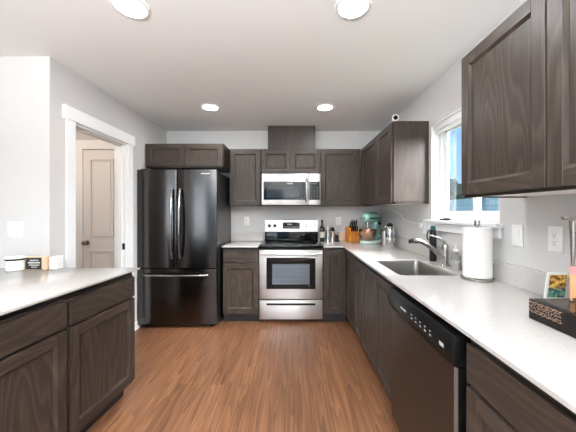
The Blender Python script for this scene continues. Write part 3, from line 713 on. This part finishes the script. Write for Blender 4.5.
# local: +x = towards the bowl end, z up
q = MB(); q.prism([(.17*math.cos(a)*1.0-.0+(.02 if math.cos(a) > 0 else 0), .105*math.sin(a)) for a in [2*PI*k/36 for k in range(36)]], 0, .035, bev=.008)
q.build('base', mat('pale_aqua_enamel', (196, 214, 206), .25), sm_)
q = MB()
for z0, z1, x0, x1, hw_ in ((.033, .10, -.15, -.055, .055), (.09, .26, -.145, -.065, .045)): q.box(x0, x1, -hw_, hw_, z0, z1, 0, .02, 3)
q.build('column', TEAL, sm_)
hd = MB()
t = bmesh.new(); secs = []
for x, hw_, zc, hh in ((-.165, .02, .30, .03), (-.155, .05, .30, .055), (-.10, .064, .302, .066), (0, .066, .305, .068), (.08, .06, .305, .062), (.14, .05, .302, .052), (.165, .038, .30, .04), (.172, .015, .30, .018)):
    secs.append([t.verts.new((x, hw_*math.cos(2*PI*k/20), zc+hh*math.sin(2*PI*k/20))) for k in range(20)])
for A, B in zip(secs, secs[1:]):
    for k in range(20): t.faces.new((A[k], A[(k+1) % 20], B[(k+1) % 20], B[k]))
t.faces.new(secs[0]); t.faces.new(secs[-1]); hd.merge(t)
hdo = hd.build('motor_head', TEAL, sm_)
q = MB(); q.box(-.155, .14, -.0675, .0675, .292, .302, 0, .001); q.build('trim_band', mat('dark_band', (50, 56, 58), .3), hdo)
MB().lathe([(0, -.004), (.018, -.004), (.018, .012), (0, .014)], (.17, 0, .30), 18, 0, Matrix.Rotation(PI/2, 4, 'Y')).build('hub_cap', CHROME, hdo)
MB().lathe([(0, .175), (.010, .175), (.010, .225), (.028, .235), (.028, .25), (0, .25)], (.085, 0, 0), 18).build('beater_shaft', CHROME, hdo)
MB().lathe([(.0, .036), (.045, .036), (.05, .045), (.075, .065), (.098, .11), (.104, .165), (.107, .168), (.101, .165), (.093, .11), (.07, .07), (0, .055)], (.085, 0, 0), 36).build('bowl', mat('rose_steel', (196, 158, 134), .14, 1.0), sm_)
MB().lathe([(0, -.012), (.014, -.012), (.014, .01), (0, .012)], (-.1, .062, .23), 14, 0, RX).build('speed_knob', BLACKP, sm_)

ca = thing('carafe', 'polished steel carafe with a dark lid right of the mixer', 'carafe', (1.115, 3.16, CT), math.radians(-55))
MB().lathe([(0, 0), (.050, 0), (.053, .006), (.053, .19), (.047, .22), (.036, .235), (0, .237)], n=32).build('body', CHROME, ca)
MB().lathe([(0, .237), (.03, .237), (.031, .258), (.018, .268), (.012, .272), (0, .273)], n=24).build('lid', BLACKP, ca)
MB().tube([(.048, -.02, .215), (.07, -.035, .235), (.082, -.04, .19), (.08, -.04, .10), (.066, -.032, .05), (.048, -.022, .045)], .008, 10).build('handle', CHROME, ca)
MB().tube([(-.04, .0, .19), (-.06, .0, .225), (-.075, 0, .235)], [.016, .011, .008], 12).build('spout', CHROME, ca)
tm = thing('tumbler', 'brushed steel tumbler between the mixer and the carafe', 'tumbler', (1.102, 3.29, CT))
MB().lathe([(0, 0), (.032, 0), (.034, .004), (.040, .16), (.040, .165), (0, .165)], n=28).build('cup', STEEL, tm)
MB().lathe([(0, .1655), (.041, .1655), (.041, .18), (.02, .186), (0, .186)], n=28).build('lid', NICKEL, tm)

# camera on the corner cabinet
sc_ = thing('security_camera', 'small round white camera with a black lens on the corner cabinet', 'camera', (.93, 2.50, UZ+UH+.0005), math.radians(-12))
MB().lathe([(0, 0), (.022, 0), (.022, .004), (.008, .008), (.008, .02), (0, .02)], n=20).build('stand', PLAST, sc_)
RXF = Matrix.Rotation(PI/2, 4, 'X')
MB().lathe([(0, -.024), (.02, -.022), (.029, -.01), (.029, .014), (.026, .018), (0, .018)], (0, 0, .038), 24, 0, RXF).build('housing', PLAST, sc_)
MB().lathe([(.021, .0175), (.019, .0205), (0, .021)], (-.0, 0, .038), 24, 0, RXF).build('lens', BLACKG, sc_)

# ------------------------------------------------------------------ near right counter
tb = thing('black_tray_box', 'flat black box with copper scrollwork at the right frame edge', 'box', (.895, 1.046, CT))
MB().box(0, .275, -.52, 0, 0, .075, 0, .003).build('body', mat('black_lacquer', (20, 16, 14), .3, spec=.2), tb, smooth=False)
MB().box(.012, .263, -.508, -.012, .0752, .0765).build('top_panel', mat('black_top', (18, 16, 15), .2, spec=.2), tb, smooth=False)
COP = mat('copper_ink', (170, 138, 114), .45)
q = MB(); rr = random.Random(5)
for i in range(12):
    for j in range(3):
        y = -.008-i*.0105; z = .036+j*.0125; r = .003+.002*rr.random(); a0 = rr.uniform(0, 360)
        q.tube([(-.0004, y+p[0], z+p[1]) for p in arc(0, 0, r, a0, a0+230, 8)], .0007, 4)
q.tube([(-.0004, -.003-.13*k/30, .0305+.0022*math.sin(k*1.3)) for k in range(31)], .0007, 4)
q.tube([(-.0004, -.003-.13*k/30, .0675+.0018*math.sin(k*1.1)) for k in range(31)], .0007, 4)
q.build('scrollwork', COP, tb)
bx = thing('wooden_box', 'small dark brown wooden box on top of the black box', 'box', (.925, .905, CT+.0775))
WB = wood('dark_brown_wood', (58, 40, 32), (78, 56, 46), (100, 76, 64), 'X', ring=10)
MB().box(0, .18, -.25, 0, 0, .026, 0, .003).build('body', WB, bx, smooth=False)
MB().box(-.004, .184, -.254, .004, .0262, .042, 0, .004, 2).build('lid', WB, bx, smooth=False)
pk = thing('carton', 'pink and peach carton standing on the black box', 'carton', (1.015, 1.01, CT+.0775))
PEACH = mat('peach_print', (236, 178, 130), .5); PINK = mat('pink_print', (226, 158, 158), .5)
MB().box(0, .13, -.045, 0, 0, .125, 0, .002).build('body', PEACH, pk, smooth=False)
q = MB(); q.box(-.0006, .1306, -.0456, .0004, .098, .1256); q.build('top_band', PINK, pk, smooth=False)
q = MB(); q.box(-.0012, .010, -.0464, -.0445, 0, .097); q.build('white_stripe', PLAST, pk, smooth=False)
q = MB(); q.box(.03, .10, -.0462, -.0448, .058, .068); q.build('dark_stripe', BLACKP, pk, smooth=False)
pc = thing('snack_packet', 'white-edged packet with a gold and green picture, leaning near the outlet', 'packet', (1.092, 1.205, CT))
PR = print_mat()
X_ = Matrix.Rotation(math.radians(10), 4, 'Y')
q = MB(); q.prism(rrect(0, .088, 0, .138, .008, 3), -.011, .0, bev=.002, M=Matrix(((1, 0.14, 0, 0), (0, 0, 1, 0), (0, 1, 0, 0.001), (0, 0, 0, 1)))); q.build('packet', PLAST, pc)
q = MB(); q.prism(rrect(.007, .081, .03, .128, .004, 3), -.0125, -.0112, M=Matrix(((1, 0.14, 0, 0), (0, 0, 1, 0), (0, 1, 0, 0.001), (0, 0, 0, 1)))); q.build('picture', PR, pc)
ms = thing('metal_stand', 'chrome post stand with a flat arm at the right frame edge', 'stand', (1.125, 1.105, CT))
MB().lathe([(0, 0), (.045, 0), (.047, .003), (.045, .008), (.012, .012), (0, .012)], n=32).build('base', CHROME, ms)
MB().lathe([(.0, .01), (.009, .012), (.007, .2), (.010, .3), (.013, .368), (0, .37)], n=18).build('post', NICKEL, ms)
MB().box(-.04, .05, -.014, .014, .37, .385, 0, .005, 2).build('arm', CHROME, ms)

# ------------------------------------------------------------------ on the peninsula
cj = thing('candle_jar', 'round white candle jar with a dark rim on the peninsula', 'candle', (-1.915, 1.90, CT))
MB().lathe([(0, 0), (.050, 0), (.054, .005), (.054, .082), (0, .082)], n=40).build('jar', mat('white_ceramic', (240, 238, 234), .25), cj)
MB().lathe([(.0545, .082), (.055, .083), (.055, .094), (.05, .097), (0, .097)], n=40).build('lid', PLAST, cj)
MB().lathe([(.0542, .070), (.0552, .0705), (.0552, .0815), (.0542, .082)], n=40).build('rim', BLACKP, cj)
sg = thing('sign_block', 'small wooden block sign with white lettering on black, on the peninsula', 'sign', (-1.785, 1.945, CT))
MB().box(-.073, .073, -.04, 0, 0, .09, 0, .003).build('block', LW, sg, smooth=False)
MB().box(-.066, .044, -.0425, -.0405, .005, .085).build('placard', mat('black_placard', (24, 24, 26), .6), sg, smooth=False)
q = MB(); rr = random.Random(3)
for z, x0, x1, hh in ((.066, -.035, .025, .007), (.05, -.047, .036, .010), (.034, -.04, .03, .007), (.02, -.025, .015, .006)):
    x = x0
    while x < x1:
        wd = rr.uniform(.003, .007); q.box(x, min(x+wd, x1), -.0431, -.0424, z-hh/2, z+hh/2); x += wd+.0022
q.build('lettering', WHIT_UNDER, sg, smooth=False)
tag(MB().box(-.025, .025, -.03, .03, 0, .088, 0, .002).build('white_block', PLAST, None, False, (-1.678, 1.95, CT)), 'plain white block beside the wooden sign on the peninsula', 'block')
